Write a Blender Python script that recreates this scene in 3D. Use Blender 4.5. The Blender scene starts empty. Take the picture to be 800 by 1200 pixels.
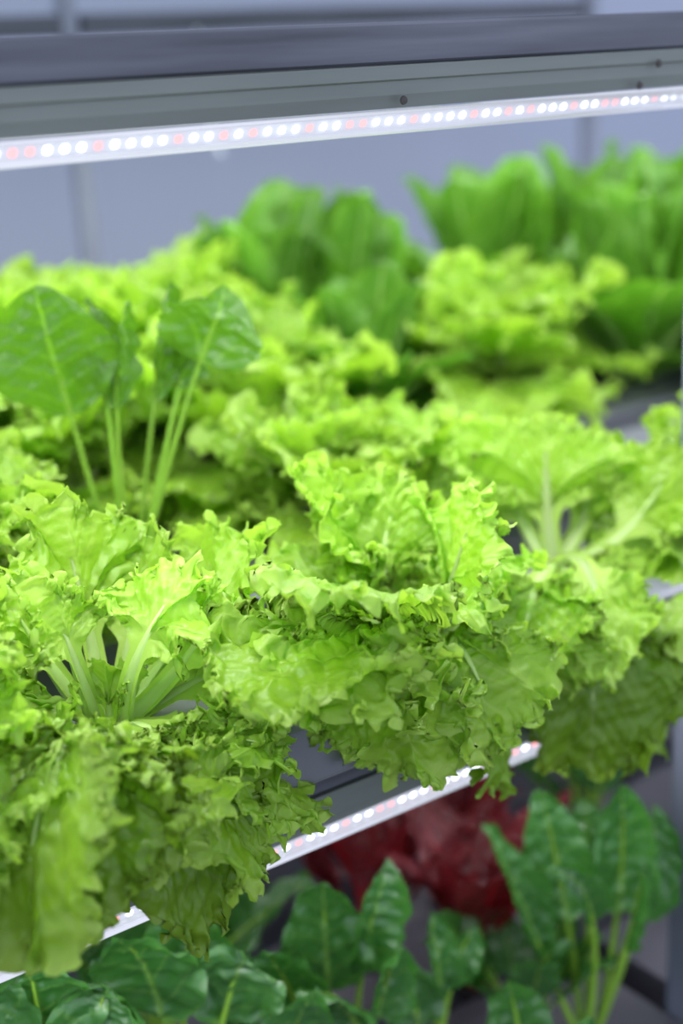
import bpy, math, random
import numpy as np
from mathutils import Matrix, Vector

SC = bpy.context.scene
COL = SC.collection

# ------------------------------------------------------------------ camera
# world: x runs along the rack front, y into the rack, z up; the camera is the origin (1.6 m above the floor)
cam_data = bpy.data.cameras.new('camera')
cam = bpy.data.objects.new('camera', cam_data)
COL.objects.link(cam)
cam.matrix_world = Matrix(((0.806938, 0.217648, -0.549073, 0.0),
                           (-0.588754, 0.222231, -0.777163, 0.0),
                           (-0.047127, 0.950391, 0.307467, 0.0),
                           (0, 0, 0, 1)))
cam_data.sensor_width = 36.0
cam_data.lens = 50.14
cam_data.clip_start = 0.02
cam_data.dof.use_dof = True
cam_data.dof.focus_distance = 1.15
cam_data.dof.aperture_fstop = 1.9
SC.camera = cam

# ------------------------------------------------------------------ view, world, lamps' strength
SC.view_settings.view_transform = 'Standard'
SC.view_settings.look = 'None'
SC.view_settings.gamma = 1.0
SC.view_settings.use_curve_mapping = False
SC.view_settings.exposure = 0.3
world = bpy.data.worlds.new('world')
SC.world = world
world.use_nodes = True
wn = world.node_tree.nodes['Background']
wn.inputs[0].default_value = (0.70, 0.77, 0.97, 1)      # cool overcast room daylight
wn.inputs[1].default_value = 1.2
LAMP_FRONT = 4.9
LAMP_REAR = 2.8
LAMP_LOW = 1.3
SC.cycles.max_bounces = 8
SC.cycles.transparent_max_bounces = 12
SC.cycles.caustics_reflective = False
SC.cycles.caustics_refractive = False
SC.cycles.sample_clamp_indirect = 6.0

TRAY = -0.53          # top of the upper growing channels
LEVEL = -0.62         # the lower level repeats the upper one this far down

# ------------------------------------------------------------------ helpers
def sstep(x):
    x = np.clip(x, 0, 1)
    return x * x * (3 - 2 * x)

def link(name, me, mat=None, parent=None):
    o = bpy.data.objects.new(name, me)
    COL.objects.link(o)
    if parent is not None:
        o.parent = parent
    if mat is not None and me is not None and not me.materials:
        me.materials.append(mat)
    return o

def tag(o, label=None, cat=None, group=None, kind=None):
    if label: o['label'] = label
    if cat: o['category'] = cat
    if group: o['group'] = group
    if kind: o['kind'] = kind
    return o

def empty(name, loc, label=None, cat=None, group=None):
    o = bpy.data.objects.new(name, None)
    o.empty_display_size = 0.05
    o.location = loc
    COL.objects.link(o)
    return tag(o, label, cat, group)

def mesh_from(name, verts, faces, smooth=False, attrs=None):
    me = bpy.data.meshes.new(name)
    verts = np.asarray(verts, dtype=np.float32)
    if isinstance(faces, np.ndarray):
        nf, k = faces.shape
        me.vertices.add(len(verts))
        me.vertices.foreach_set('co', verts.ravel())
        me.loops.add(nf * k)
        me.loops.foreach_set('vertex_index', faces.astype(np.int32).ravel())
        me.polygons.add(nf)
        me.polygons.foreach_set('loop_start', np.arange(0, nf * k, k, dtype=np.int32))
        me.polygons.foreach_set('loop_total', np.full(nf, k, dtype=np.int32))
    else:
        me.from_pydata(verts.tolist(), [], faces)
    for an, av in (attrs or {}).items():
        a = me.attributes.new(an, 'FLOAT', 'POINT')
        a.data.foreach_set('value', np.asarray(av, dtype=np.float32).ravel())
    me.update()
    me.validate()
    if smooth:
        me.polygons.foreach_set('use_smooth', np.ones(len(me.polygons), dtype=bool))
    return me

def grid_faces(nv, nu, wrap=False):
    i = np.arange(nv * nu).reshape(nv, nu)
    if wrap:
        i = np.concatenate([i, i[:, :1]], axis=1)
    return np.stack([i[:-1, :-1], i[:-1, 1:], i[1:, 1:], i[1:, :-1]], axis=-1).reshape(-1, 4)

class MB:
    """collects plain shapes into one mesh"""
    def __init__(s): s.v = []; s.f = []
    def add(s, v, f):
        n = len(s.v); s.v += [tuple(p) for p in v]; s.f += [tuple(n + i for i in q) for q in f]
    def box(s, x0, x1, y0, y1, z0, z1, c=0.0):
        """box with a chamfer c on its four long (x) edges"""
        if c <= 0:
            v = [(x, y, z) for x in (x0, x1) for y in (y0, y1) for z in (z0, z1)]
            f = [(0, 1, 3, 2), (4, 6, 7, 5), (0, 4, 5, 1), (2, 3, 7, 6), (0, 2, 6, 4), (1, 5, 7, 3)]
            s.add(v, f)
        else:
            prof = [(y0 + c, z0), (y1 - c, z0), (y1, z0 + c), (y1, z1 - c), (y1 - c, z1), (y0 + c, z1), (y0, z1 - c), (y0, z0 + c)]
            s.prism_x(prof, x0, x1)
    def prism_x(s, prof, x0, x1):
        n = len(prof)
        v = [(x0, y, z) for y, z in prof] + [(x1, y, z) for y, z in prof]
        f = [tuple(range(n - 1, -1, -1)), tuple(range(n, 2 * n))] + [(i, (i + 1) % n, n + (i + 1) % n, n + i) for i in range(n)]
        s.add(v, f)
    def prism_z(s, prof, z0, z1):
        n = len(prof)
        v = [(x, y, z0) for x, y in prof] + [(x, y, z1) for x, y in prof]
        f = [tuple(range(n - 1, -1, -1)), tuple(range(n, 2 * n))] + [(i, (i + 1) % n, n + (i + 1) % n, n + i) for i in range(n)]
        s.add(v, f)
    def lathe(s, prof, cx=0, cy=0, n=20, cap0=False, cap1=False):
        base = len(s.v)
        for r, z in prof:
            for k in range(n):
                a = 2 * math.pi * k / n
                s.v.append((cx + r * math.cos(a), cy + r * math.sin(a), z))
        for j in range(len(prof) - 1):
            for k in range(n):
                s.f.append((base + j * n + k, base + j * n + (k + 1) % n, base + (j + 1) * n + (k + 1) % n, base + (j + 1) * n + k))
        if cap0: s.f.append(tuple(base + k for k in range(n - 1, -1, -1)))
        if cap1: s.f.append(tuple(base + (len(prof) - 1) * n + k for k in range(n)))
    def tube_x(s, x0, x1, y, z, r, n=14, cap=True):
        prof = [(y + r * math.cos(2 * math.pi * k / n), z + r * math.sin(2 * math.pi * k / n)) for k in range(n)]
        s.prism_x(prof, x0, x1)
    def build(s, name, mat, parent=None, smooth=False):
        return link(name, mesh_from(name, s.v, s.f, smooth), mat, parent)

# ------------------------------------------------------------------ materials
def new_mat(name):
    m = bpy.data.materials.new(name)
    m.use_nodes = True
    nt = m.node_tree
    for n in list(nt.nodes): nt.nodes.remove(n)
    out = nt.nodes.new('ShaderNodeOutputMaterial')
    return m, nt, out

def plain(name, col, rough=0.5, metal=0.0, spec=0.5, noise=0.0, scale=(20, 20, 20), bump=0.0):
    m, nt, out = new_mat(name)
    b = nt.nodes.new('ShaderNodeBsdfPrincipled')
    b.inputs['Roughness'].default_value = rough
    b.inputs['Metallic'].default_value = metal
    b.inputs['Specular IOR Level'].default_value = spec
    nt.links.new(b.outputs[0], out.inputs[0])
    if noise > 0 or bump > 0:
        tc = nt.nodes.new('ShaderNodeTexCoord')
        mp = nt.nodes.new('ShaderNodeMapping'); mp.inputs['Scale'].default_value = scale
        nz = nt.nodes.new('ShaderNodeTexNoise'); nz.inputs['Scale'].default_value = 1.0; nz.inputs['Detail'].default_value = 5
        nt.links.new(tc.outputs['Object'], mp.inputs[0]); nt.links.new(mp.outputs[0], nz.inputs['Vector'])
        rp = nt.nodes.new('ShaderNodeValToRGB')
        rp.color_ramp.elements[0].position = 0.3; rp.color_ramp.elements[1].position = 0.7
        rp.color_ramp.elements[0].color = tuple(c * (1 - noise) for c in col[:3]) + (1,)
        rp.color_ramp.elements[1].color = tuple(min(1, c * (1 + noise)) for c in col[:3]) + (1,)
        nt.links.new(nz.outputs['Fac'], rp.inputs[0]); nt.links.new(rp.outputs[0], b.inputs['Base Color'])
        if bump > 0:
            bp = nt.nodes.new('ShaderNodeBump'); bp.inputs['Strength'].default_value = bump; bp.inputs['Distance'].default_value = 0.002
            nt.links.new(nz.outputs['Fac'], bp.inputs['Height']); nt.links.new(bp.outputs[0], b.inputs['Normal'])
    else:
        b.inputs['Base Color'].default_value = tuple(col[:3]) + (1,)
    return m

def emit(name, col, strength):
    m, nt, out = new_mat(name)
    e = nt.nodes.new('ShaderNodeEmission')
    e.inputs[0].default_value = tuple(col) + (1,); e.inputs[1].default_value = strength
    nt.links.new(e.outputs[0], out.inputs[0])
    return m

def leaf_mat(name, base, light, vein, trans, tfac=0.4, rough=0.38, spec=0.5, vary=0.25, bscale=260.0, bump=0.35):
    """leaf: blade colour varied by noise and rim, paler veins, some light passing through"""
    m, nt, out = new_mat(name)
    N = nt.nodes.new; L = nt.links.new
    av = N('ShaderNodeAttribute'); av.attribute_name = 'vein'
    ar = N('ShaderNodeAttribute'); ar.attribute_name = 'rim'
    tc = N('ShaderNodeTexCoord')
    nz = N('ShaderNodeTexNoise'); nz.inputs['Scale'].default_value = 28; nz.inputs['Detail'].default_value = 4
    L(tc.outputs['Object'], nz.inputs['Vector'])
    mr = N('ShaderNodeMapRange'); mr.inputs['From Min'].default_value = 0.35; mr.inputs['From Max'].default_value = 0.68
    L(nz.outputs['Fac'], mr.inputs['Value'])
    ad = N('ShaderNodeMath'); ad.operation = 'MULTIPLY_ADD'; ad.inputs[1].default_value = 1.2
    L(ar.outputs['Fac'], ad.inputs[0])
    ml = N('ShaderNodeMath'); ml.operation = 'MULTIPLY'; ml.inputs[1].default_value = 0.5
    L(mr.outputs[0], ml.inputs[0]); L(ml.outputs[0], ad.inputs[2])
    c1 = N('ShaderNodeMix'); c1.data_type = 'RGBA'
    c1.inputs['A'].default_value = tuple(base) + (1,); c1.inputs['B'].default_value = tuple(light) + (1,)
    L(ad.outputs[0], c1.inputs['Factor'])
    c2 = N('ShaderNodeMix'); c2.data_type = 'RGBA'
    L(av.outputs['Fac'], c2.inputs['Factor']); L(c1.outputs['Result'], c2.inputs['A']); c2.inputs['B'].default_value = tuple(vein) + (1,)
    oi = N('ShaderNodeObjectInfo')
    hv = N('ShaderNodeHueSaturation')
    vr = N('ShaderNodeMapRange'); vr.inputs['To Min'].default_value = 1 - vary; vr.inputs['To Max'].default_value = 1 + vary * 0.6
    L(oi.outputs['Random'], vr.inputs['Value']); L(vr.outputs[0], hv.inputs['Value']); L(c2.outputs['Result'], hv.inputs['Color'])
    b = N('ShaderNodeBsdfPrincipled')
    b.inputs['Roughness'].default_value = rough; b.inputs['Specular IOR Level'].default_value = spec
    L(hv.outputs[0], b.inputs['Base Color'])
    n2 = N('ShaderNodeTexNoise'); n2.inputs['Scale'].default_value = bscale; n2.inputs['Detail'].default_value = 3
    L(tc.outputs['Object'], n2.inputs['Vector'])
    bp = N('ShaderNodeBump'); bp.inputs['Strength'].default_value = bump; bp.inputs['Distance'].default_value = 0.0015
    L(n2.outputs['Fac'], bp.inputs['Height']); L(bp.outputs[0], b.inputs['Normal'])
    t = N('ShaderNodeBsdfTranslucent')
    mt = N('ShaderNodeMix'); mt.data_type = 'RGBA'; mt.blend_type = 'MULTIPLY'; mt.inputs['Factor'].default_value = 1.0
    L(hv.outputs[0], mt.inputs['A']); mt.inputs['B'].default_value = tuple(trans) + (1,)
    L(mt.outputs['Result'], t.inputs['Color'])
    mx = N('ShaderNodeMixShader'); mx.inputs[0].default_value = tfac
    L(b.outputs[0], mx.inputs[1]); L(t.outputs[0], mx.inputs[2]); L(mx.outputs[0], out.inputs[0])
    return m

def clear_tube_mat():
    m, nt, out = new_mat('clear_lamp_tube')
    N = nt.nodes.new; L = nt.links.new
    tr = N('ShaderNodeBsdfTransparent'); tr.inputs[0].default_value = (0.97, 0.97, 1, 1)
    gl = N('ShaderNodeBsdfGlossy'); gl.inputs['Roughness'].default_value = 0.12
    em = N('ShaderNodeEmission'); em.inputs[0].default_value = (0.82, 0.86, 1.0, 1); em.inputs[1].default_value = 1.0
    fr = N('ShaderNodeFresnel'); fr.inputs[0].default_value = 1.45
    m1 = N('ShaderNodeMixShader'); L(fr.outputs[0], m1.inputs[0]); L(tr.outputs[0], m1.inputs[1]); L(gl.outputs[0], m1.inputs[2])
    m2 = N('ShaderNodeMixShader'); m2.inputs[0].default_value = 0.38; L(m1.outputs[0], m2.inputs[1]); L(em.outputs[0], m2.inputs[2])
    L(m2.outputs[0], out.inputs[0])
    return m

M = {}
M['lettuce'] = leaf_mat('frilly_lettuce_leaf', (0.32, 0.585, 0.026), (0.47, 0.70, 0.10), (0.58, 0.78, 0.17), (1.0, 1.06, 0.55), 0.47, rough=0.28, spec=0.42, vary=0.16, bump=0.5)
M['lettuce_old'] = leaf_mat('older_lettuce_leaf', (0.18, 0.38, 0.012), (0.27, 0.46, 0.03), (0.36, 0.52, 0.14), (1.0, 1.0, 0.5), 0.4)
M['lettuce_rib'] = leaf_mat('lettuce_midrib', (0.58, 0.76, 0.25), (0.66, 0.82, 0.36), (0.55, 0.72, 0.25), (1, 1, 0.7), 0.3, rough=0.32, bscale=90, bump=0.15)
M['romaine'] = leaf_mat('broad_green_leaf', (0.095, 0.28, 0.02), (0.18, 0.40, 0.04), (0.38, 0.60, 0.16), (1.0, 1.1, 0.5), 0.35, rough=0.4)
M['romaine_rib'] = leaf_mat('broad_leaf_rib', (0.36, 0.60, 0.14), (0.48, 0.70, 0.22), (0.5, 0.7, 0.25), (1, 1, 0.7), 0.3)
M['chard'] = leaf_mat('chard_leaf', (0.075, 0.205, 0.012), (0.11, 0.26, 0.02), (0.22, 0.44, 0.04), (1.3, 1.4, 0.5), 0.33, rough=0.3, spec=0.6)
M['chard_stem'] = leaf_mat('chard_stalk', (0.30, 0.55, 0.05), (0.36, 0.62, 0.08), (0.36, 0.62, 0.08), (1, 1, 0.6), 0.25)
M['beet'] = leaf_mat('low_green_leaf', (0.045, 0.175, 0.032), (0.085, 0.26, 0.05), (0.22, 0.42, 0.08), (1.0, 1.3, 0.5), 0.3, rough=0.27, spec=0.9)
M['red_leaf'] = leaf_mat('dark_red_leaf', (0.17, 0.022, 0.03), (0.24, 0.03, 0.04), (0.5, 0.02, 0.03), (1.4, 0.5, 0.5), 0.3, rough=0.35)
M['red_stem'] = leaf_mat('red_stalk', (0.42, 0.012, 0.02), (0.55, 0.02, 0.03), (0.5, 0.02, 0.03), (1, 0.5, 0.5), 0.25)
M['steel'] = plain('dark_grey_steel', (0.10, 0.106, 0.126), 0.5, 0.3, 0.5, 0.4, (3, 60, 60), 0.1)
M['post'] = plain('grey_painted_post', (0.17, 0.185, 0.24), 0.45, 0.2, 0.5, 0.12, (40, 40, 4))
M['rear_post'] = plain('pale_grey_rear_post', (0.26, 0.28, 0.34), 0.45, 0.1, 0.5, 0.1, (40, 40, 4))
M['housing'] = plain('grey_lamp_housing', (0.155, 0.175, 0.155), 0.45, 0.0, 0.5, 0.12, (4, 40, 40))
M['white_cap'] = plain('white_lamp_cap', (0.75, 0.76, 0.8), 0.4)
M['board'] = plain('white_led_board', (0.82, 0.83, 0.87), 0.5)
M['tube'] = clear_tube_mat()
M['chip_white'] = emit('white_led', (0.86, 0.93, 1.0), 7.0)
M['chip_red'] = emit('red_led', (1.0, 0.16, 0.14), 2.6)
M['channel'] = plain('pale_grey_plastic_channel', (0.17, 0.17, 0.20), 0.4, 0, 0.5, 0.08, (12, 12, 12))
M['shaded_channel'] = plain('shaded_plastic_channel_lower', (0.10, 0.095, 0.115), 0.4, 0, 0.5, 0.2, (12, 12, 12))  # same plastic as the upper channels, the lower level's shade put into its colour
M['pot'] = plain('black_net_pot', (0.02, 0.02, 0.022), 0.5)
M['plug'] = plain('brown_growing_plug', (0.07, 0.045, 0.025), 0.9, 0, 0.2, 0.5, (120, 120, 120), 0.8)
M['wall'] = plain('pale_lavender_wall_panel', (0.42, 0.455, 0.555), 0.6, 0, 0.3, 0.03, (1.2, 1.2, 1.2))
M['floor'] = plain('grey_concrete_floor', (0.06, 0.06, 0.066), 0.6, 0, 0.4, 0.2, (6, 6, 6), 0.2)
M['cord'] = plain('white_cord', (0.8, 0.82, 0.88), 0.5)
M['screw'] = plain('dark_screw', (0.06, 0.055, 0.05), 0.5, 0.5)

# ------------------------------------------------------------------ the room
mb = MB(); mb.box(-3.0, 6.5, 2.9, 3.0, -1.6, 1.6); tag(mb.build('wall_back', M['wall']), kind='structure')
mb = MB(); mb.box(-3.0, 6.5, -2.0, 3.0, -1.7, -1.6); tag(mb.build('floor', M['floor']), kind='structure')

# ------------------------------------------------------------------ the rack
RX = (-0.13, 1.14, 2.41)
rack = empty('grow_rack', (1.1, 1.6, -1.6), 'dark grey steel rack frame carrying the lamps and the planted channels', 'rack')
def rack_part(name, mb_, mat):
    o = mb_.build(name, mat, rack); o.matrix_parent_inverse = Matrix.Translation((-1.1, -1.6, 1.6)); return o
for x in RX:
    for y, wd in ((0.945, 0.04), (2.37, 0.03)):
        mb = MB(); c = 0.003
        a, b_, y0, y1 = x, x + wd, y, y + wd
        mb.prism_z([(a + c, y0), (b_ - c, y0), (b_, y0 + c), (b_, y1 - c), (b_ - c, y1), (a + c, y1), (a, y1 - c), (a, y0 + c)], -1.6, 0.75)
        rack_part('post', mb, M['post' if y < 1 else 'rear_post'])
for k, lv in enumerate((0.0, LEVEL)):
    for (xa, xb) in ((RX[0] + 0.0401, RX[1] - 0.0001), (RX[1] + 0.0401, RX[2] - 0.0001)):
        mb = MB(); mb.box(xa, xb, 0.948, 0.983, -0.0125 + lv, 0.020 + lv, 0.0025)
        rack_part('front_beam', mb, M['steel'])
        mb = MB(); mb.box(xa, xb, 2.372, 2.398, (0.045 if k == 0 else -0.012 + lv), (0.082 if k == 0 else 0.02 + lv), 0.0025)
        rack_part('rear_beam', mb, M['steel'])
    for x in RX:
        mb = MB(); mb.box(x + 0.004, x + 0.036, 0.986, 2.3695, -0.011 + lv, 0.018 + lv)
        rack_part('side_beam', mb, M['steel'])
for (x, z) in ((1.045, -0.025), (1.02, -0.043), (0.745, -0.0405)):
    mb = MB(); mb.lathe([(0.0001, 0), (0.0032, 0.0004), (0.0038, 0.0018)], n=12)
    v = [(x + p[0], 0.9395 - 0.002 + p[2], z + p[1]) for p in mb.v]
    mb.v = v
    rack_part('screw', mb, M['screw'])

# ------------------------------------------------------------------ the lamps
CHIP_PITCH = 0.0132
chip_me = None
def led_fixture(xa, xb, y, z, label, power, chips=True, group='LED lamps of the rack'):
    """housing with a folded edge, end caps, clear tube, LED board and its LEDs; z is the top of the housing"""
    global chip_me
    root = empty('led_lamp', ((xa + xb) / 2, y + 0.015, z), label, 'lamp', group)
    inv = Matrix.Translation((-(xa + xb) / 2, -(y + 0.015), -z))
    def fin(o): o.matrix_parent_inverse = inv; return o
    # housing profile: upper lip proud of the lower, sloping reflector face
    prof = [(y + 0.040, z), (y + 0.0, z), (y - 0.001, z - 0.011), (y + 0.001, z - 0.0125), (y + 0.0005, z - 0.023), (y + 0.003, z - 0.0335), (y + 0.034, z - 0.0335), (y + 0.038, z - 0.020)]
    mb = MB(); mb.prism_x(prof, xa, xb); fin(mb.build('housing', M['housing'], root))
    ty, tz, tr = y + 0.008, z - 0.0445, 0.0095
    mb = MB(); mb.tube_x(xa + 0.012, xb - 0.012, ty, tz, tr, 18); fin(mb.build('lamp_tube', M['tube'], root, True))
    for x in (xa, xb - 0.012):
        mb = MB(); mb.tube_x(x, x + 0.0119, ty, tz, tr + 0.001, 16); fin(mb.build('end_cap', M['white_cap'], root))
    # board tilted towards the aisle
    ca, sa = math.cos(math.radians(30)), math.sin(math.radians(30))     # face normal (0,-ca,-sa)
    nrm = (-ca, -sa); tan = (-sa, ca)                                   # in (y, z)
    def pt(u, w): return (ty + 0.003 + tan[0] * u + nrm[0] * w, tz + 0.001 + tan[1] * u + nrm[1] * w)
    mb = MB(); mb.prism_x([pt(-0.006, -0.0008), pt(0.006, -0.0008), pt(0.006, 0.0004), pt(-0.006, 0.0004)], xa + 0.013, xb - 0.013)
    fin(mb.build('led_board', M['board'], root))
    n = int((xb - xa - 0.04) / CHIP_PITCH)
    pat = 'WWRWWRWRWWWRWWRRWWWRWW'
    if chips:
        if chip_me is None:
            chip_me = {}
            for kch in 'WR':
                mbc = MB()
                a = 0.0032
                ring = lambda s, w: [(px * s, *[q - r for q, r in zip(pt(py * s, w), pt(0, 0))]) for px, py in ((-a, -a * .5), (-a * .5, -a), (a * .5, -a), (a, -a * .5), (a, a * .5), (a * .5, a), (-a * .5, a), (-a, a * .5))]
                v = ring(1, 0.0003) + ring(0.75, 0.0018)
                f = [tuple(range(8, 16))] + [(i, (i + 1) % 8, 8 + (i + 1) % 8, 8 + i) for i in range(8)]
                mbc.add(v, f)
                chip_me[kch] = mesh_from('led_chip', mbc.v, mbc.f)
                chip_me[kch].materials.append(M['chip_white' if kch == 'W' else 'chip_red'])
        for i in range(n):
            o = link('led_chip', chip_me[pat[i % len(pat)]], None, root)
            q = pt(0, 0)
            o.location = (xa + 0.022 + i * CHIP_PITCH - (xa + xb) / 2, q[0] - (y + 0.015), q[1] - z)
    ld = bpy.data.lights.new('led_light', 'AREA')
    ld.shape = 'RECTANGLE'; ld.size = xb - xa - 0.03; ld.size_y = 0.016
    ld.energy = power; ld.color = (0.95, 0.97, 1.0)
    lo = bpy.data.objects.new('led_light', ld); COL.objects.link(lo); lo.parent = root
    lo.location = (0, ty - (y + 0.015), tz - tr - 0.003 - z)
    return root

BAYS = ((RX[0] + 0.045, RX[1] - 0.005), (RX[1] + 0.045, RX[2] - 0.005))
led_fixture(*BAYS[0], 0.9455, -0.0130, 'lit LED tube under the top steel beam, above the frilly lettuces', LAMP_FRONT)
led_fixture(*BAYS[1], 0.9455, -0.0130, 'LED tube continuing past the front post on the top beam', LAMP_FRONT)
led_fixture(*BAYS[0], 0.9455, -0.0130 + LEVEL, 'lit LED tube low down, half hidden under drooping lettuce leaves', LAMP_LOW)
led_fixture(*BAYS[1], 0.9455, -0.0130 + LEVEL, 'low LED tube in the bay beyond the front post', LAMP_LOW, False)
for i, y in enumerate((1.36, 1.72, 2.06)):
    for j, b in enumerate(BAYS):
        led_fixture(*b, y, -0.0130, ('first', 'second', 'third')[i] + ' LED tube behind the front one, ' + ('near' if j == 0 else 'far') + ' bay of the rack', LAMP_REAR, False)
for j, b in enumerate(BAYS):
    led_fixture(*b, 1.55, -0.0130 + LEVEL, 'rear LED tube under the planted channels, ' + ('near' if j == 0 else 'far') + ' bay', LAMP_LOW, False)

# ------------------------------------------------------------------ growing channels
ROWS = (1.0, 1.27, 1.54, 1.80, 2.06)
def channel(y, z, half, mat, label, group, x0=RX[0] + 0.05, x1=RX[2] - 0.01):
    h = 0.062
    root = empty('growing_channel', ((x0 + x1) / 2, y, z - h), label, 'channel', group)
    inv = Matrix.Translation((-(x0 + x1) / 2, -y, -(z - h)))
    mb = MB(); mb.box(x0, x1, y - half, y + half, z - h, z - 0.006, 0.006)
    o = mb.build('trough', mat, root); o.matrix_parent_inverse = inv
    mb = MB(); mb.prism_x([(y - half - 0.003, z - 0.012), (y + half + 0.003, z - 0.012), (y + half + 0.003, z - 0.004), (y + half - 0.004, z), (y - half + 0.004, z), (y - half - 0.003, z - 0.004)], x0 - 0.001, x1 + 0.001)
    o = mb.build('lid', mat, root); o.matrix_parent_inverse = inv
    return root
ordn = ('front', 'second', 'third', 'fourth', 'rear')
for i, y in enumerate(ROWS[1:], 1):
    channel(y, TRAY, 0.095, M['channel'], ordn[i] + ' pale grey growing channel on the upper level', 'upper growing channels')
for i, y in enumerate((1.30, 1.58, 1.86, 2.12), 1):
    channel(y, -1.13, 0.10, M['shaded_channel'], ordn[i] + ' grey growing channel on the lower level', 'lower growing channels')
for j, (xa, xb) in enumerate(BAYS):
    w = ('before', 'beyond')[j] + ' the front post'
    channel(0.985, TRAY, 0.085, M['channel'], 'front pale grey growing channel on the upper level, ' + w, 'upper growing channels', xa, xb)
    channel(1.02, -1.13, 0.13, M['shaded_channel'], 'front grey growing channel on the lower level, ' + w, 'lower growing channels', xa, xb)
for x in (0.3, 0.8, 1.6, 2.0):
    for lv, z1 in ((0, -0.5925), (1, -1.1925)):
        mb = MB(); mb.box(x, x + 0.03, 0.986, 2.3715, z1 - 0.028, z1)
        rack_part('bearer', mb, M['steel'])
mb = MB(); mb.box(RX[0] + 0.0401, RX[1] - 0.0001, 0.948, 0.983, -1.2255, -1.193, 0.0025); rack_part('front_beam', mb, M['steel'])
mb = MB(); mb.box(RX[0] + 0.0401, RX[1] - 0.0001, 2.372, 2.398, -1.2255, -1.193, 0.0025); rack_part('rear_beam', mb, M['steel'])

# ------------------------------------------------------------------ leaves
def bez(P0, Mid, P2, t):
    P0, Mid, P2 = (np.asarray(p, float) for p in (P0, Mid, P2))
    P1 = 2 * Mid - 0.5 * (P0 + P2)
    t = t[..., None]
    p = (1 - t) ** 2 * P0 + 2 * t * (1 - t) * P1 + t * t * P2
    d = 2 * (1 - t) * (P1 - P0) + 2 * t * (P2 - P1)
    return p, d / np.maximum(np.linalg.norm(d, axis=-1, keepdims=True), 1e-9)

VIEW_AZ = math.atan2(0.7772, 0.5491)
def frame(P0, P2, T, roll, face=None):
    """side and upper-face vectors along a spine"""
    h = np.asarray(P2, float) - np.asarray(P0, float); h[2] = 0
    if np.linalg.norm(h) < 1e-4: h = np.array([0.3, 1.0, 0])
    h /= np.linalg.norm(h)
    S = np.array([h[1], -h[0], 0.0])
    if face is not None:        # upper face turned towards the aisle viewpoint, plus an angle
        fa = VIEW_AZ + math.radians(face)
        S = np.array([math.sin(fa), -math.cos(fa), 0.0])
    S = S - T * (T @ S)[..., None]
    S /= np.linalg.norm(S, axis=-1, keepdims=True)
    N = np.cross(S, T)
    if roll:
        c, s = math.cos(math.radians(roll)), math.sin(math.radians(roll))
        S, N = c * S + s * N, c * N - s * S
    return S, N

def wave(rng, s, wl):
    """sine, double sine and cosine along the rim, with drifting phase and height"""
    f = 2 * math.pi / wl
    p = rng.uniform(0, 6.28, 5)
    ph = f * s + 1.1 * np.sin(f * 0.37 * s + p[1]) + 0.7 * np.sin(f * 0.71 * s + p[2]) + p[0]
    am = 0.75 + 0.35 * np.sin(f * 0.23 * s + p[3]) + 0.25 * np.sin(f * 0.53 * s + p[4])
    return am * np.sin(ph), am * np.sin(2 * ph), am * np.cos(ph)

def noise2(rng, x, y, wl, n=6):
    r = np.zeros_like(x)
    for _ in range(n):
        a = rng.uniform(0, 6.28); f = 2 * math.pi / (wl * rng.uniform(0.7, 1.5))
        r += np.sin(f * (x * math.cos(a) + y * math.sin(a)) + rng.uniform(0, 6.28))
    return r / math.sqrt(n)

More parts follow.
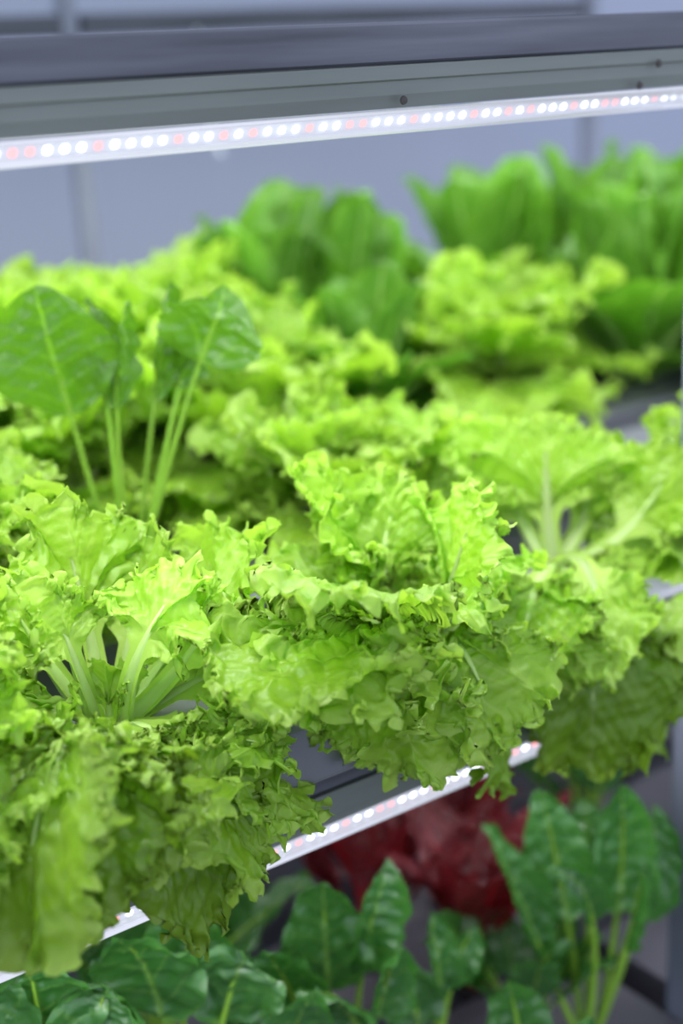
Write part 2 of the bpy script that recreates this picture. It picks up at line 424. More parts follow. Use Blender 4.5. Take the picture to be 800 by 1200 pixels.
def frill_leaf(P0, Mid, P2, width, seed, nu=201, nv=76, roll=0, cup=0.5, ruf=1.0, w0=0.0065, spread=0.30, bare=0.14):
    """blade of a frilly lettuce leaf: narrow channelled base opening into a fan whose rim is longer than it has room for,
    so that it ruffles in ever finer waves towards the toothed edge"""
    rng = np.random.default_rng(seed)
    u = np.linspace(-1, 1, nu)
    v = np.concatenate([np.linspace(0, 0.45, nv // 4, endpoint=False), np.linspace(0.45, 1, nv - nv // 4)])
    U, V = np.meshgrid(u, v)
    fan = sstep((V - bare) / (0.92 - bare)) ** 0.95
    hw = w0 + (width / 2 - w0) * fan
    t = V * (1 - spread * U * U * V ** 1.5)
    p, T = bez(P0, Mid, P2, t)
    length = float(np.linalg.norm(np.diff(bez(P0, Mid, P2, np.linspace(0, 1, 30))[0], axis=0), axis=1).sum())
    S, N = frame(P0, P2, T, roll)
    k = cup * (1.25 - 0.7 * V) + 1e-3
    x = hw * np.sin(k * U) / k
    z = hw * (1 - np.cos(k * U)) / k
    B = p + S * x[..., None] + N * z[..., None]
    xf, yf = U * hw, t * length
    # rim coordinate (metres along the edge) and distance from the edge
    vc = max(0.30, bare)
    bb = np.maximum((V - vc) / (1 - vc), 0.02)
    aa = np.abs(U)
    top = aa <= bb
    half = width / 2 * 1.12
    side = length * (1 - vc) * 0.95
    s_ = np.where(top, half * aa / bb, half + side * (1 - bb / np.maximum(aa, 1e-3))) * np.sign(U)
    rho = np.maximum(aa, bb)
    dist = np.minimum((1 - V) * length * 0.95, (1 - aa) * hw + 0.10 * length * (1 - sstep((V - vc + 0.08) / 0.18)))
    warp = noise2(rng, xf, yf, 0.035)
    s_ = s_ + 0.004 * warp
    du = np.gradient(B, axis=1); dv = np.gradient(B, axis=0)
    nn = np.cross(du, dv); nn /= np.maximum(np.linalg.norm(nn, axis=-1, keepdims=True), 1e-12)
    nn = np.where((nn * N).sum(-1, keepdims=True) < 0, -nn, nn)
    th = np.arctan2(xf, np.maximum(yf - 0.25 * length, 0.02 * length))
    er = S * np.sin(th)[..., None] + T * np.cos(th)[..., None]
    et = S * np.cos(th)[..., None] - T * np.sin(th)[..., None]
    g = min(1.0, width / 0.12) * ruf
    dn = np.zeros_like(xf); dt = np.zeros_like(xf); dr = np.zeros_like(xf)
    for wl, amp, fall in ((0.085, 0.0125, 0.040), (0.034, 0.0060, 0.0130), (0.0140, 0.0056, 0.0100), (0.0064, 0.0032, 0.0055)):
        sn, s2, cs = wave(rng, s_ * rng.uniform(0.9, 1.1), wl * g)
        e = np.exp(-(dist / (fall * g)) ** 1.3)
        dn += g * amp * sn * e
        dt += g * amp * 0.55 * s2 * e
        dr += g * amp * 0.60 * cs * e
    gate = sstep((V - bare - 0.04) / 0.24)
    edge = np.exp(-dist / (0.012 * g))
    saw = (s_ / (0.0105 * g) + 0.35 * warp) % 1.0
    dr += g * (0.0060 * (1 - 2 * np.abs(saw - 0.5)) ** 1.5 - 0.003) * np.exp(-dist / (0.006 * g))
    dn += g * (0.0035 * noise2(rng, xf, yf, 0.016) + 0.0022 * noise2(rng, xf, yf, 0.008)) * np.exp(-dist / (0.022 * g))
    dr += g * 0.0035 * noise2(rng, xf, yf, 0.012) * edge
    dt += g * 0.0030 * noise2(rng, xf, yf, 0.012) * edge
    dn += g * rng.uniform(-0.014, 0.010) * np.exp(-dist / (0.018 * g))
    dn *= gate; dt *= gate; dr *= gate
    # blisters between the veins
    soft = sstep((V - bare - 0.08) / 0.25)
    dn += (0.0009 * noise2(rng, xf, yf, 0.013) + 0.0016 * noise2(rng, xf, yf, 0.03)) * soft
    # veins: midrib, and side veins leaving it
    rw = np.maximum(w0 * (1 - V / 0.95), 0.0009)
    vein = np.exp(-(xf / (rw * 1.3)) ** 2) * (1 - 0.55 * V)
    vein = np.maximum(vein, (1 - sstep((V - bare + 0.05) / 0.34)) * 0.9)
    for j in range(9):
        yj = length * (bare + 0.02 + 0.075 * j) + rng.uniform(-.01, .01) * length
        for sgn in (-1, 1):
            al = math.radians(rng.uniform(20, 34) + 2.4 * j)
            yy = yf - yj
            xx = xf * sgn
            dd = np.abs(xx * math.cos(al) - yy * math.sin(al) + 0.45 * (xx * xx) / max(width, .02))
            al_ = xx * math.sin(al) + yy * math.cos(al)
            vein = np.maximum(vein, np.exp(-(dd / 0.0011) ** 2) * (al_ > 0) * (xx > 0) * np.exp(-al_ / (0.45 * length)) * 0.6)
    dn -= 0.0009 * vein * soft
    B = B + nn * dn[..., None] + et * dt[..., None] + er * dr[..., None]
    rim = np.exp(-dist / 0.010)
    me = mesh_from('leaf', B.reshape(-1, 3), grid_faces(nv, nu), True, {'vein': vein, 'rim': rim})
    rb = rib_mesh(P0, Mid, P2, w0 * 1.02, roll, 0.78, 'midrib')
    return me, rb

def rib_mesh(P0, Mid, P2, w0, roll, tmax, name, round_=0.62, taper=1.1, nseg=22, end=0.10, face=None):
    t = np.linspace(0, tmax, nseg)
    p, T = bez(P0, Mid, P2, t)
    S, N = frame(P0, P2, T, roll, face)
    r = w0 * np.maximum(1 - (t / tmax) ** taper * (1 - end), end)
    a = np.linspace(0, 2 * math.pi, 10, endpoint=False)
    ct = np.cos(a)[None, :, None]; st = np.sin(a)[None, :, None]
    off = (-0.45 * round_ * r)[:, None, None] * N[:, None, :]
    ridge = (1 + 0.07 * np.cos(5 * a))[None, :, None]
    vv = p[:, None, :] + off + ridge * (S[:, None, :] * ct * r[:, None, None] + N[:, None, :] * st * (r * round_)[:, None, None])
    return mesh_from(name, vv.reshape(-1, 3), grid_faces(nseg, 10, True), True, {'vein': np.zeros(nseg * 10), 'rim': np.zeros(nseg * 10)})

def smooth_leaf(P0, Mid, P2, width, frac, seed, roll=0, nu=41, nv=50, wide=0.62, blunt=0.72, wav=1.0, sw=0.004, cup=0.35, hook=0.0, face=None):
    """smooth-edged leaf on a stalk: ovate blade, veins sunk between swollen fields, gently waved edge"""
    rng = np.random.default_rng(seed)
    u = np.linspace(-1, 1, nu); s = np.linspace(0, 1, nv)
    U, Sg = np.meshgrid(u, s)
    t = frac + (1 - frac) * Sg * (1 - 0.10 * U * U * (1 - Sg))
    p, T = bez(P0, Mid, P2, t)
    length = float(np.linalg.norm(np.diff(bez(P0, Mid, P2, np.linspace(frac, 1, 30))[0], axis=0), axis=1).sum())
    S, N = frame(P0, P2, T, roll, face)
    hw = 0.0015 + width / 2 * np.maximum(np.sin(math.pi * np.clip(Sg, 0, 1) ** wide), 0) ** blunt
    hw = hw * (1 + 0.05 * np.sin(9 * Sg + rng.uniform(0, 6)) + 0.03 * np.sin(23 * Sg + U + rng.uniform(0, 6)))
    k = cup + 1e-3
    x = hw * np.sin(k * U) / k; z = hw * (1 - np.cos(k * U)) / k
    xf, yf = U * hw, Sg * length
    sp = 0.024
    ph = (yf - 0.75 * np.abs(xf) + 0.35 * xf * xf / max(width, .02)) / sp + 0.25 * np.sign(U) + 0.35 * np.sin(5 * Sg + rng.uniform(0, 6) + U)
    line = np.abs((ph % 1) - 0.5) * 2
    vein = np.maximum(np.exp(-((1 - line) * sp / 0.0022) ** 2) * 0.55 * (1 - 0.6 * np.abs(U)), np.exp(-(xf / (0.0028 * (1.15 - Sg))) ** 2))
    e = np.abs(U) ** 2
    p1, p2, p3 = rng.uniform(0, 6.28, 3)
    dn = 0.0014 * np.abs(np.sin(math.pi * (ph + .5))) * (np.abs(U) > 0.03) * (1 - 0.4 * e)
    dn = dn + width * wav * (0.055 * e * np.sin(11 * Sg + p1 + 1.3 * U) + 0.030 * e * np.abs(U) * np.sin(27 * Sg + p2 - U) + 0.04 * np.sin(4.5 * Sg + p3))
    dn = dn + 0.0016 * noise2(rng, xf, yf, 0.022) + 0.0008 * noise2(rng, xf, yf, 0.01)
    dn = dn - hook * length * Sg ** 4
    B = p + S * x[..., None] + N * (z + dn)[..., None]
    me = mesh_from('leaf', B.reshape(-1, 3), grid_faces(nv, nu), True, {'vein': vein, 'rim': e * 0.5})
    st = rib_mesh(P0, Mid, P2, sw, roll, min(1, frac + (1 - frac) * 0.7), 'stalk', 0.8, 1.6, 24, 0.18, face)
    return me, st

pot_me = plug_me = None
def net_pot(root):
    global pot_me, plug_me
    if pot_me is None:
        mb = MB(); mb.lathe([(0.019, -0.045), (0.024, 0.001), (0.030, 0.001), (0.030, 0.004), (0.0235, 0.004), (0.0205, -0.008)], n=18, cap0=True)
        pot_me = mesh_from('net_pot', mb.v, mb.f); pot_me.materials.append(M['pot'])
        mb = MB(); mb.lathe([(0.0215, -0.006), (0.019, -0.001), (0.010, 0.0015), (0.0005, 0.002)], n=16, cap1=True)
        plug_me = mesh_from('growing_plug', mb.v, mb.f, True); plug_me.materials.append(M['plug'])
    link('net_pot', pot_me, None, root); link('growing_plug', plug_me, None, root)

def add_leaf(root, me, rb, mat, rmat, M4=None):
    if not me.materials: me.materials.append(mat)
    if not rb.materials: rb.materials.append(rmat)
    lf = link('leaf', me, None, root)
    if M4 is not None: lf.matrix_local = M4
    r = link('midrib' if rb.name.startswith('midrib') else 'stalk', rb, None, lf)
    return lf

HERO = [
('A',(0.463,1.006,-0.530),[
 (0.475,0.961,-0.450, 0.526,0.962,-0.395, 0.115,-50,0.5),
 (0.521,0.977,-0.479, 0.566,0.970,-0.417, 0.110,-40,0.5),
 (0.517,0.980,-0.505, 0.597,0.948,-0.469, 0.110,-40,0.6),
 (0.504,1.038,-0.474, 0.545,1.046,-0.383, 0.150,0,0.6),
 (0.551,1.017,-0.469, 0.627,0.988,-0.398, 0.170,0,0.6),
 (0.430,0.992,-0.450, 0.422,1.010,-0.398, 0.115,50,0.5),
 (0.422,1.035,-0.461, 0.393,1.031,-0.392, 0.110,45,0.7),
 (0.475,1.059,-0.449, 0.467,1.077,-0.350, 0.170,0,0.4),
 (0.459,0.997,-0.495, 0.458,0.997,-0.462, 0.045,0,0.5),
 (0.472,0.987,-0.499, 0.488,0.976,-0.461, 0.040,0,0.5),
 (0.429,0.900,-0.504, 0.408,0.820,-0.565, 0.160,0,0.5),
 (0.509,0.930,-0.529, 0.575,0.870,-0.603, 0.170,0,0.5),
 (0.444,0.890,-0.520, 0.467,0.860,-0.667, 0.150,0,0.4),
 (0.379,0.880,-0.482, 0.327,0.850,-0.596, 0.170,0,0.4),
 (0.377,0.920,-0.482, 0.295,0.850,-0.493, 0.160,0,0.4),
 (0.399,0.990,-0.488, 0.337,0.997,-0.485, 0.150,0,0.5),
 (0.506,0.915,-0.516, 0.558,0.866,-0.535, 0.100,0,0.5),
 (0.390,0.870,-0.489, 0.354,0.800,-0.554, 0.140,0,0.5),
 (0.351,0.870,-0.476, 0.299,0.840,-0.599, 0.170,-30,0.4),
 (0.469,0.900,-0.515, 0.502,0.840,-0.614, 0.160,0,0.5),
]),
('B',(0.756,0.951,-0.530),[
 (0.766,0.920,-0.455, 0.782,0.896,-0.369, 0.160,-50,0.5),
 (0.768,0.992,-0.480, 0.749,1.030,-0.391, 0.170,0,0.5),
 (0.735,1.003,-0.457, 0.679,1.031,-0.358, 0.130,0,0.5),
 (0.697,0.993,-0.478, 0.638,1.035,-0.441, 0.160,0,0.5),
 (0.620,0.880,-0.456, 0.482,0.820,-0.463, 0.180,0,0.4),
 (0.652,0.880,-0.433, 0.550,0.800,-0.372, 0.160,0,0.4),
 (0.673,0.880,-0.512, 0.671,0.850,-0.601, 0.140,0,0.4),
 (0.734,0.870,-0.495, 0.736,0.820,-0.579, 0.170,0,0.5),
 (0.788,0.910,-0.503, 0.839,0.880,-0.547, 0.140,0,0.5),
 (0.773,0.900,-0.542, 0.815,0.890,-0.670, 0.150,0,0.4),
 (0.642,0.890,-0.506, 0.593,0.880,-0.549, 0.140,0,0.4),
 (0.809,0.951,-0.483, 0.858,0.916,-0.444, 0.120,0,0.6),
 (0.735,0.905,-0.471, 0.723,0.840,-0.448, 0.120,0,0.6),
 (0.631,0.860,-0.451, 0.549,0.790,-0.477, 0.150,0,0.5),
 (0.748,0.994,-0.454, 0.794,1.010,-0.384, 0.150,0,0.5),
 (0.731,0.880,-0.530, 0.705,0.840,-0.580, 0.130,0,0.5),
]),
('C',(1.006,1.035,-0.530),[
 (1.020,1.062,-0.463, 1.034,1.077,-0.376, 0.170,0,0.5),
 (1.004,1.099,-0.477, 0.976,1.142,-0.393, 0.160,0,0.5),
 (1.069,0.991,-0.496, 1.119,0.956,-0.396, 0.150,-35,0.7),
 (1.084,1.005,-0.530, 1.148,0.936,-0.529, 0.120,0,0.5),
 (0.960,0.940,-0.504, 0.904,0.860,-0.577, 0.120,0,0.5),
 (0.930,0.910,-0.543, 0.921,0.900,-0.713, 0.200,0,0.3),
 (1.033,0.980,-0.536, 1.025,0.937,-0.569, 0.070,0,0.5),
 (1.069,0.960,-0.555, 1.055,0.880,-0.669, 0.150,0,0.4),
 (0.892,0.930,-0.521, 0.863,0.900,-0.605, 0.120,0,0.5),
 (0.880,0.935,-0.502, 0.807,0.880,-0.554, 0.140,0,0.5),
 (1.039,0.950,-0.544, 0.991,0.870,-0.617, 0.160,0,0.5),
 (1.079,1.057,-0.485, 1.119,1.078,-0.409, 0.160,0,0.5),
 (0.994,0.920,-0.551, 0.968,0.870,-0.684, 0.150,0,0.4),
]),
('D',(0.211,1.038,-0.530),[
 (0.277,0.991,-0.463, 0.349,0.916,-0.397, 0.150,0,0.5),
 (0.266,0.938,-0.459, 0.326,0.858,-0.449, 0.170,0,0.5),
 (0.249,0.913,-0.470, 0.288,0.824,-0.511, 0.170,0,0.5),
 (0.297,1.014,-0.478, 0.364,0.991,-0.370, 0.160,0,0.5),
 (0.231,0.901,-0.485, 0.269,0.838,-0.563, 0.170,0,0.5),
 (0.244,0.880,-0.467, 0.296,0.850,-0.589, 0.170,0,0.5),
]),
('E',(1.271,1.004,-0.530),[
 (1.201,1.029,-0.516, 1.135,1.039,-0.543, 0.140,0,0.5),
 (1.223,1.062,-0.487, 1.221,1.089,-0.410, 0.140,0,0.5),
 (1.194,0.997,-0.547, 1.141,0.998,-0.635, 0.140,0,0.5),
 (1.194,1.022,-0.553, 1.097,1.041,-0.600, 0.150,0,0.5),
 (1.124,0.945,-0.516, 0.977,0.870,-0.562, 0.180,0,0.5),
 (1.168,0.940,-0.545, 1.072,0.880,-0.617, 0.170,0,0.5),
 (1.160,1.000,-0.524, 1.026,0.950,-0.520, 0.160,0,0.5),
 (1.271,1.029,-0.470, 1.292,1.038,-0.384, 0.140,0,0.5),
]),
]

CHARD = [
('L1',(0.628,1.286,-0.530),[
 (0.597,1.308,-0.356, 0.569,1.304,-0.204, 0.135,0.55,0),
 (0.631,1.296,-0.338, 0.630,1.322,-0.226, 0.060,0.50,60),
 (0.630,1.273,-0.333, 0.642,1.252,-0.222, 0.050,0.50,75),
 (0.675,1.277,-0.333, 0.701,1.272,-0.213, 0.065,0.50,60),
 (0.695,1.239,-0.322, 0.718,1.198,-0.235, 0.110,0.62,0),
 (0.696,1.275,-0.346, 0.715,1.286,-0.296, 0.050,0.60,50),
]),
('g1',(0.710,1.064,-1.130),[
 (0.706,1.066,-0.942, 0.690,1.041,-0.794, 0.095,0.50,0),
 (0.736,1.045,-0.923, 0.774,1.043,-0.799, 0.080,0.50,25),
 (0.663,1.060,-0.949, 0.623,1.051,-0.844, 0.085,0.50,0),
 (0.710,1.027,-0.963, 0.624,1.002,-0.871, 0.080,0.50,0),
 (0.734,1.022,-0.962, 0.746,0.989,-0.866, 0.070,0.50,30),
]),
('g2',(0.816,1.046,-1.130),[
 (0.829,1.037,-0.994, 0.826,1.039,-0.886, 0.060,0.50,40),
 (0.855,1.042,-0.988, 0.886,1.033,-0.925, 0.050,0.50,20),
 (0.799,1.034,-1.011, 0.774,1.027,-0.920, 0.070,0.50,10),
]),
('g3',(1.029,1.002,-1.130),[
 (1.005,1.019,-0.941, 0.982,1.035,-0.792, 0.075,0.45,0),
 (1.056,0.983,-0.934, 1.042,0.969,-0.780, 0.085,0.45,0),
 (0.967,1.021,-0.983, 0.920,1.054,-0.820, 0.070,0.45,50),
 (1.093,0.981,-0.960, 1.111,0.981,-0.838, 0.075,0.45,20),
 (0.995,0.964,-0.932, 0.929,0.963,-0.839, 0.050,0.50,40),
 (1.042,0.956,-0.970, 1.033,0.926,-0.853, 0.055,0.45,60),
 (1.063,1.040,-0.965, 1.081,1.063,-0.851, 0.070,0.45,5),
]),
('g4',(0.497,1.067,-1.130),[
 (0.508,1.059,-0.873, 0.458,1.046,-0.767, 0.110,0.50,0),
 (0.535,1.065,-0.880, 0.562,1.082,-0.799, 0.110,0.50,0),
 (0.555,1.027,-0.886, 0.579,1.009,-0.811, 0.100,0.50,0),
 (0.466,1.052,-0.887, 0.403,1.060,-0.786, 0.110,0.50,0),
]),
('g5',(0.365,1.066,-1.130),[
 (0.383,1.053,-0.854, 0.380,1.055,-0.755, 0.120,0.50,0),
 (0.413,1.032,-0.875, 0.439,1.014,-0.785, 0.100,0.50,0),
 (0.356,1.072,-0.871, 0.335,1.087,-0.769, 0.100,0.50,0),
]),
('g6',(0.869,0.934,-1.130),[
 (0.862,0.939,-1.018, 0.838,0.932,-0.917, 0.070,0.50,10),
 (0.892,0.918,-1.042, 0.906,0.883,-0.964, 0.070,0.50,10),
]),
('g7',(0.645,1.084,-1.130),[
 (0.631,1.057,-1.005, 0.629,0.972,-0.857, 0.090,0.50,10),
 (0.621,1.064,-0.983, 0.558,1.047,-0.881, 0.080,0.50,10),
]),
]

HERO_LABEL = {
 'A': 'light green frilly lettuce with a cluster of bare pale stems, at front left',
 'B': 'light green frilly lettuce in sharp focus, in the middle of the front row',
 'C': 'loose frilly lettuce with thick pale bent stems, at front right by the post',
 'D': 'blurred frilly lettuce reaching in from the left edge of the front row',
 'E': 'frilly lettuce at the right edge, beyond the one with bent pale stems',
}
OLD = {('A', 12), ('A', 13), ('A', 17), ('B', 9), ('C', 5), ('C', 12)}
for name, base, leaves in HERO:
    root = empty('frilly_lettuce', base, HERO_LABEL[name], 'lettuce', 'front row of frilly lettuces')
    net_pot(root)
    b = np.array(base)
    rng = np.random.default_rng(ord(name) * 7)
    for i, L in enumerate(leaves):
        mid, tip, wd, roll, cup = np.array(L[0:3]) - b, np.array(L[3:6]) - b, L[6], L[7], L[8]
        a = math.atan2(tip[1], tip[0]); ro = 0.010 if wd > 0.06 else 0.004
        p0 = np.array([ro * math.cos(a), ro * math.sin(a), 0.0])
        small = wd < 0.085
        me, rb = frill_leaf(p0, mid, tip, wd, 100 * ord(name) + i, 101 if small else 201, 40 if small else 76, roll, cup, 1.0,
                            0.0035 if small else 0.0110 if name == 'C' else 0.0095 if name == 'A' and i < 8 else 0.0075 if name == 'A' else 0.0072, bare=0.5 if (name, i) in (('C', 4), ('C', 2)) else 0.52 if (name == 'A' and i < 6) else 0.42 if (name == 'A' and i < 8) else 0.30 if name == 'C' else 0.18)
        old = (name, i) in OLD
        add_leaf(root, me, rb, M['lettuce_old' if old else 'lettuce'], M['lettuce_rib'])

# ------------------------------------------------------------------ leaf stock for the rows behind
def spine(L, e0, e1):
    t = np.linspace(0, 1, 21); e = np.radians(e0 + (e1 - e0) * t)
    dx, dz = np.cos(e) * L / 20, np.sin(e) * L / 20
    x = np.concatenate([[0], np.cumsum(dx)[:-1]]); z = np.concatenate([[0], np.cumsum(dz)[:-1]])
    return (0, 0, 0), (x[10], 0, z[10]), (x[20], 0, z[20])

STOCK = {'inner': [], 'mid': [], 'outer': [], 'broad_inner': [], 'broad_outer': [], 'broad_low': []}
for s in range(4):
    STOCK['inner'].append(frill_leaf(*spine(0.17, 84, 62), 0.13, 900 + s, 111, 40, 0, 0.7))
    STOCK['mid'].append(frill_leaf(*spine(0.20, 68, 24), 0.16, 910 + s, 111, 40, 0, 0.5))
    STOCK['outer'].append(frill_leaf(*spine(0.20, 40, -25), 0.17, 920 + s, 111, 40, 0, 0.4))
    STOCK['broad_inner'].append(smooth_leaf(*spine(0.30, 86, 66), 0.13, 0.10, 930 + s, 0, 33, 40, 1.35, 0.5, 0.9, 0.008, 0.7))
    STOCK['broad_outer'].append(smooth_leaf(*spine(0.30, 66, 10), 0.14, 0.12, 940 + s, 0, 33, 40, 1.35, 0.5, 0.9, 0.008, 0.5))

for s in range(3):
    STOCK['broad_low'].append(smooth_leaf(*spine(0.24, 42, -30), 0.12, 0.10, 950 + s, 0, 33, 40, 1.2, 0.55, 0.9, 0.008, 0.4))

def rosette(name, loc, plan, scale, seed, label, cat, group, mat='lettuce', rmat='lettuce_rib'):
    rng = random.Random(seed)
    root = empty(name, loc, label, cat, group)
    net_pot(root)
    g = rng.uniform(0, 6.28); i = 0
    for tier, n in plan:
        for _ in range(n):
            me, rb = rng.choice(STOCK[tier])
            az = g + 2.39996 * i + rng.uniform(-.25, .25); i += 1
            sc = scale * rng.uniform(0.85, 1.12)
            Mx = Matrix.Translation((0.008 * math.cos(az), 0.008 * math.sin(az), 0)) @ Matrix.Rotation(az, 4, 'Z') @ Matrix.Rotation(rng.uniform(-.15, .15), 4, 'Y') @ Matrix.Rotation(rng.uniform(-.2, .2), 4, 'X') @ Matrix.Scale(sc, 4)
            lf = link('leaf', me, None, root)
            if not me.materials: me.materials.append(M[mat]); rb.materials.append(M[rmat])
            lf.matrix_local = Mx
            link('midrib', rb, None, lf)
    return root

FR = (('inner', 7), ('mid', 9), ('outer', 7))
FRT = (('inner', 10), ('mid', 8), ('outer', 6))
BR = (('broad_inner', 9), ('broad_outer', 6), ('broad_low', 5))
g2 = 'frilly lettuces in the rows behind'
for i, (x, y, sc, lab) in enumerate((
        (0.42, 1.27, 1.05, 'blurred frilly lettuce below the large upright chard leaf at left'),
        (0.90, 1.27, 0.95, 'blurred frilly lettuce right behind the sharp middle one'),
        (1.14, 1.27, 0.62, 'frilly lettuce behind the one with bent pale stems'),
        (0.44, 1.54, 1.3, 'frilly lettuce at the left edge behind the upright chard'),
        (0.68, 1.54, 1.3, 'yellow green frilly lettuce directly behind the upright chard'),
        (0.93, 1.54, 1.3, 'yellow green frilly lettuce right of the chard leaves'),
        (1.38, 1.56, 1.3, 'round frilly lettuce standing up in front of the dark broad-leaved greens'),
        (0.68, 1.82, 1.6, 'pale blurred lettuce at the far left in front of the wall'),
        (0.94, 1.82, 1.55, 'pale blurred lettuce by the left rear post'))):
    rosette('frilly_lettuce', (x, y, TRAY), FRT if sc > 1.15 else FR, sc, 40 + i, lab, 'lettuce', g2)
g3 = 'broad-leaved greens at the back'
for i, (x, y, sc, lab) in enumerate((
        (1.15, 1.56, 0.8, 'short broad-leaved green plant with pale stems, centre of the third row'),
        (1.16, 1.84, 1.08, 'tall broad-leaved plant with round leaf tops left of centre at the back'),
        (1.33, 1.84, 1.05, 'broad-leaved plant with a yellowed leaf edge at the back'),
        (1.62, 1.84, 1.08, 'tall dark broad-leaved plant at the back under the lamp'),
        (1.90, 1.84, 1.1, 'broad-leaved plant at the back in front of the right rear post'),
        (1.70, 1.56, 1.08, 'large upright broad-leaved plant at right behind the bare channel'),
        (1.93, 1.56, 1.1, 'broad-leaved plant cut by the right edge of the picture'),
        (2.10, 1.80, 1.1, 'broad-leaved plant in the far right corner of the rack'))):
    rosette('leafy_green', (x, y, TRAY), BR, sc, 80 + i, lab, 'leafy green', g3, 'romaine', 'romaine_rib')

# ------------------------------------------------------------------ chard and the plants of the lower level
CH_LABEL = {
 'L1': ('upright_chard', 'upright dark green chard with thin stalks above the frilly lettuces at left', 'chard'),
 'g1': ('leafy_green', 'dark green leafy plant below the lettuce, centre of the lower level', 'leafy green'),
 'g2': ('leafy_green', 'small plant with a curled bright green leaf on the lower level', 'leafy green'),
 'g3': ('leafy_green', 'tall long-stalked green plant beside the front post on the lower level', 'leafy green'),
 'g4': ('leafy_green', 'dark glossy plant under the drooping brown-tipped lettuce leaf', 'leafy green'),
 'g5': ('leafy_green', 'dark crinkled plant at the bottom left corner', 'leafy green'),
 'g6': ('leafy_green', 'low green plant at the bottom edge right of the curled leaf', 'leafy green'),
 'g7': ('leafy_green', 'plant with a pale folded leaf at the bottom edge left of centre', 'leafy green'),
}
for name, base, leaves in CHARD:
    nm, lab, cat = CH_LABEL[name]
    root = empty(nm, base, lab, cat, None if name == 'L1' else 'green plants of the lower level')
    net_pot(root)
    b = np.array(base); up = name == 'L1'
    for i, L in enumerate(leaves):
        mid, tip, wd, frac, roll = np.array(L[0:3]) - b, np.array(L[3:6]) - b, L[6], L[7], L[8]
        a = math.atan2(tip[1], tip[0])
        p0 = np.array([0.008 * math.cos(a), 0.008 * math.sin(a), 0.0])
        me, st = smooth_leaf(p0, mid, tip, wd, frac, 300 + ord(name[0]) * 10 + ord(name[1]) * 17 + i, 0, face=roll, wide=(1.0 if i == 0 else 0.8) if up else 0.72, blunt=0.9 if (up and abs(roll) > 10) else 0.62, cup=1.35 if abs(roll) > 10 else 0.4 if up else (0.3, 0.9, 0.5, 1.2)[i % 4], sw=0.0036 if up else 0.0045,
                             wav=0.7 if up else 1.1, hook=0.45 if (up and i == 4) else 0.0)
        add_leaf(root, me, st, M['chard' if up else 'beet'], M['chard_stem'])

LOWST = []
for s in range(5):
    LOWST.append(smooth_leaf(*spine(0.29, 84 - 3 * s, 58 - 9 * s), 0.10, 0.42, 970 + s, 0, 29, 34, 0.72, 0.62, 1.3, 0.0042, 0.5))
    LOWST[-1][0].materials.append(M['beet']); LOWST[-1][1].materials.append(M['chard_stem'])
rng = random.Random(11)
for i, (x, y, sc, lab) in enumerate((
        (0.62, 1.32, 0.95, 'dark green plant behind the ones under the drooping lettuce, lower level'),
        (0.48, 1.58, 1.0, 'dark green plant in the second row, bottom left of the lower level'),
        (0.70, 1.58, 1.0, 'dark green plant in the second row under the low LED tube'),
        (1.36, 1.34, 0.9, 'dark green plant behind the tall one by the post, lower level'),
        (1.62, 1.34, 0.9, 'dark green plant beyond the front post, lower level'),
        (1.55, 1.62, 1.0, 'dark green plant in the second row beyond the front post, lower level'),
        (0.98, 1.06, 0.62, 'low dark plant at the foot of the tall one by the post'))):
    root = empty('leafy_green', (x, y, -1.13), lab, 'leafy green', 'green plants of the lower level')
    net_pot(root)
    for k in range(11):
        me, st = rng.choice(LOWST)
        az = 2.4 * k + rng.uniform(-.3, .3)
        lf = link('leaf', me, None, root)
        lf.matrix_local = Matrix.Translation((0.01 * math.cos(az), 0.01 * math.sin(az), 0)) @ Matrix.Rotation(az, 4, 'Z') @ Matrix.Rotation(rng.uniform(-.15, .15), 4, 'Y') @ Matrix.Scale(sc * rng.uniform(.75, 1.1), 4)
        link('stalk', st, None, lf)
RED = []
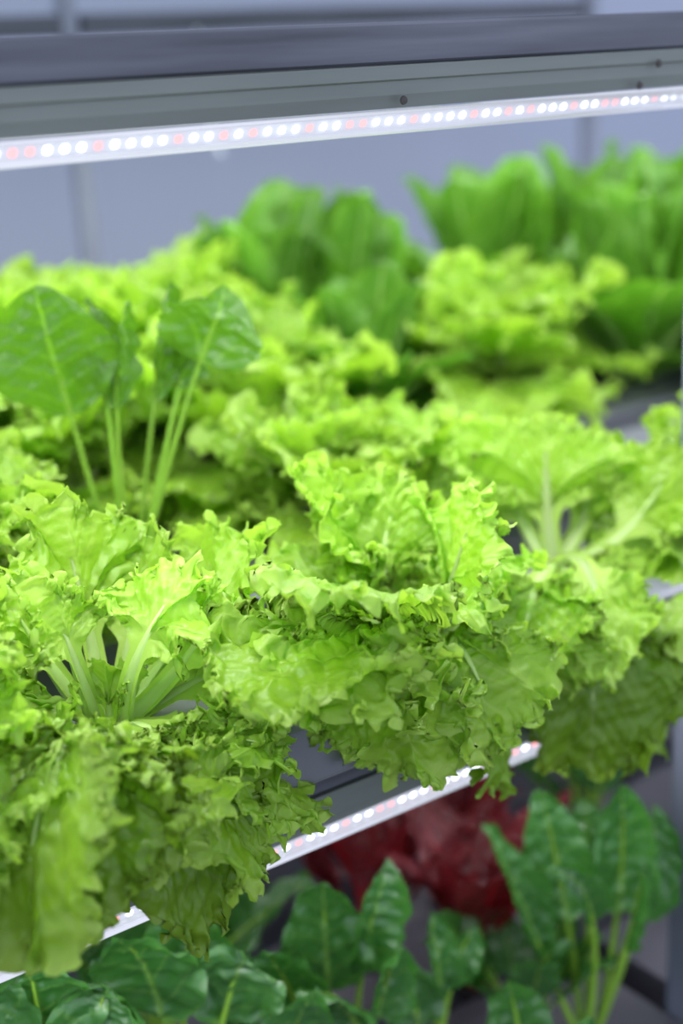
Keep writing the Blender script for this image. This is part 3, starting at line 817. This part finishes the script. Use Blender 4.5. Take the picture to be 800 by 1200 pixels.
for s in range(4):
    RED.append(smooth_leaf(*spine(0.30, 84, 55 - 8 * s), 0.085, 0.5, 960 + s, 0, 29, 34, 0.62, 0.72, 1.0, 0.0042, 0.4))
    RED[-1][0].materials.append(M['red_leaf']); RED[-1][1].materials.append(M['red_stem'])
rng = random.Random(5)
for i, (x, y, lab) in enumerate((
        (0.93, 1.29, 'red-stalked dark chard just below the low LED tube'),
        (1.09, 1.33, 'red-stalked dark chard right of the one below the LED tube'),
        (1.00, 1.17, 'red-stalked chard between the curled green leaf and the tall plant by the post'),
        (1.10, 1.62, 'red-stalked chard in the second row of the lower level'),
        (1.32, 1.60, 'red-stalked chard behind the tall green plant'),
        (1.50, 1.45, 'red-stalked chard beside the front post'),
        (0.90, 1.60, 'red-stalked chard left of the low LED tube'),
        (1.28, 1.86, 'red-stalked chard deep in the lower level'))):
    root = empty('red_chard', (x, y, -1.13), lab, 'chard', 'red-stalked chards of the lower level')
    net_pot(root)
    for k in range(12):
        me, st = rng.choice(RED)
        az = 2.4 * k + rng.uniform(-.3, .3)
        lf = link('leaf', me, None, root)
        lf.matrix_local = Matrix.Translation((0.01 * math.cos(az), 0.01 * math.sin(az), 0)) @ Matrix.Rotation(az, 4, 'Z') @ Matrix.Rotation(rng.uniform(-.12, .12), 4, 'Y') @ Matrix.Scale(rng.uniform(.7, 1.05), 4)
        link('stalk', st, None, lf)

# ------------------------------------------------------------------ white cord hanging behind the front lamp
mb = MB(); n = 8
pts = [(1.405, 2.366, 0.05), (1.405, 2.366, -0.02), (1.408, 2.364, -0.08), (1.418, 2.362, -0.14), (1.432, 2.36, -0.175)]
for j, p in enumerate(pts):
    for k in range(n):
        a = 2 * math.pi * k / n
        mb.v.append((p[0] + 0.006 * math.cos(a), p[1] + 0.006 * math.sin(a), p[2]))
for j in range(len(pts) - 1):
    for k in range(n):
        mb.f.append((j * n + k, j * n + (k + 1) % n, (j + 1) * n + (k + 1) % n, (j + 1) * n + k))
mb.f += [tuple(range(n)), tuple(range((len(pts) - 1) * n + n - 1, (len(pts) - 1) * n - 1, -1))]
tag(mb.build('hanging_cord', M['cord'], None, True), 'short white cord hanging from the rear beam before the pale wall', 'cord')
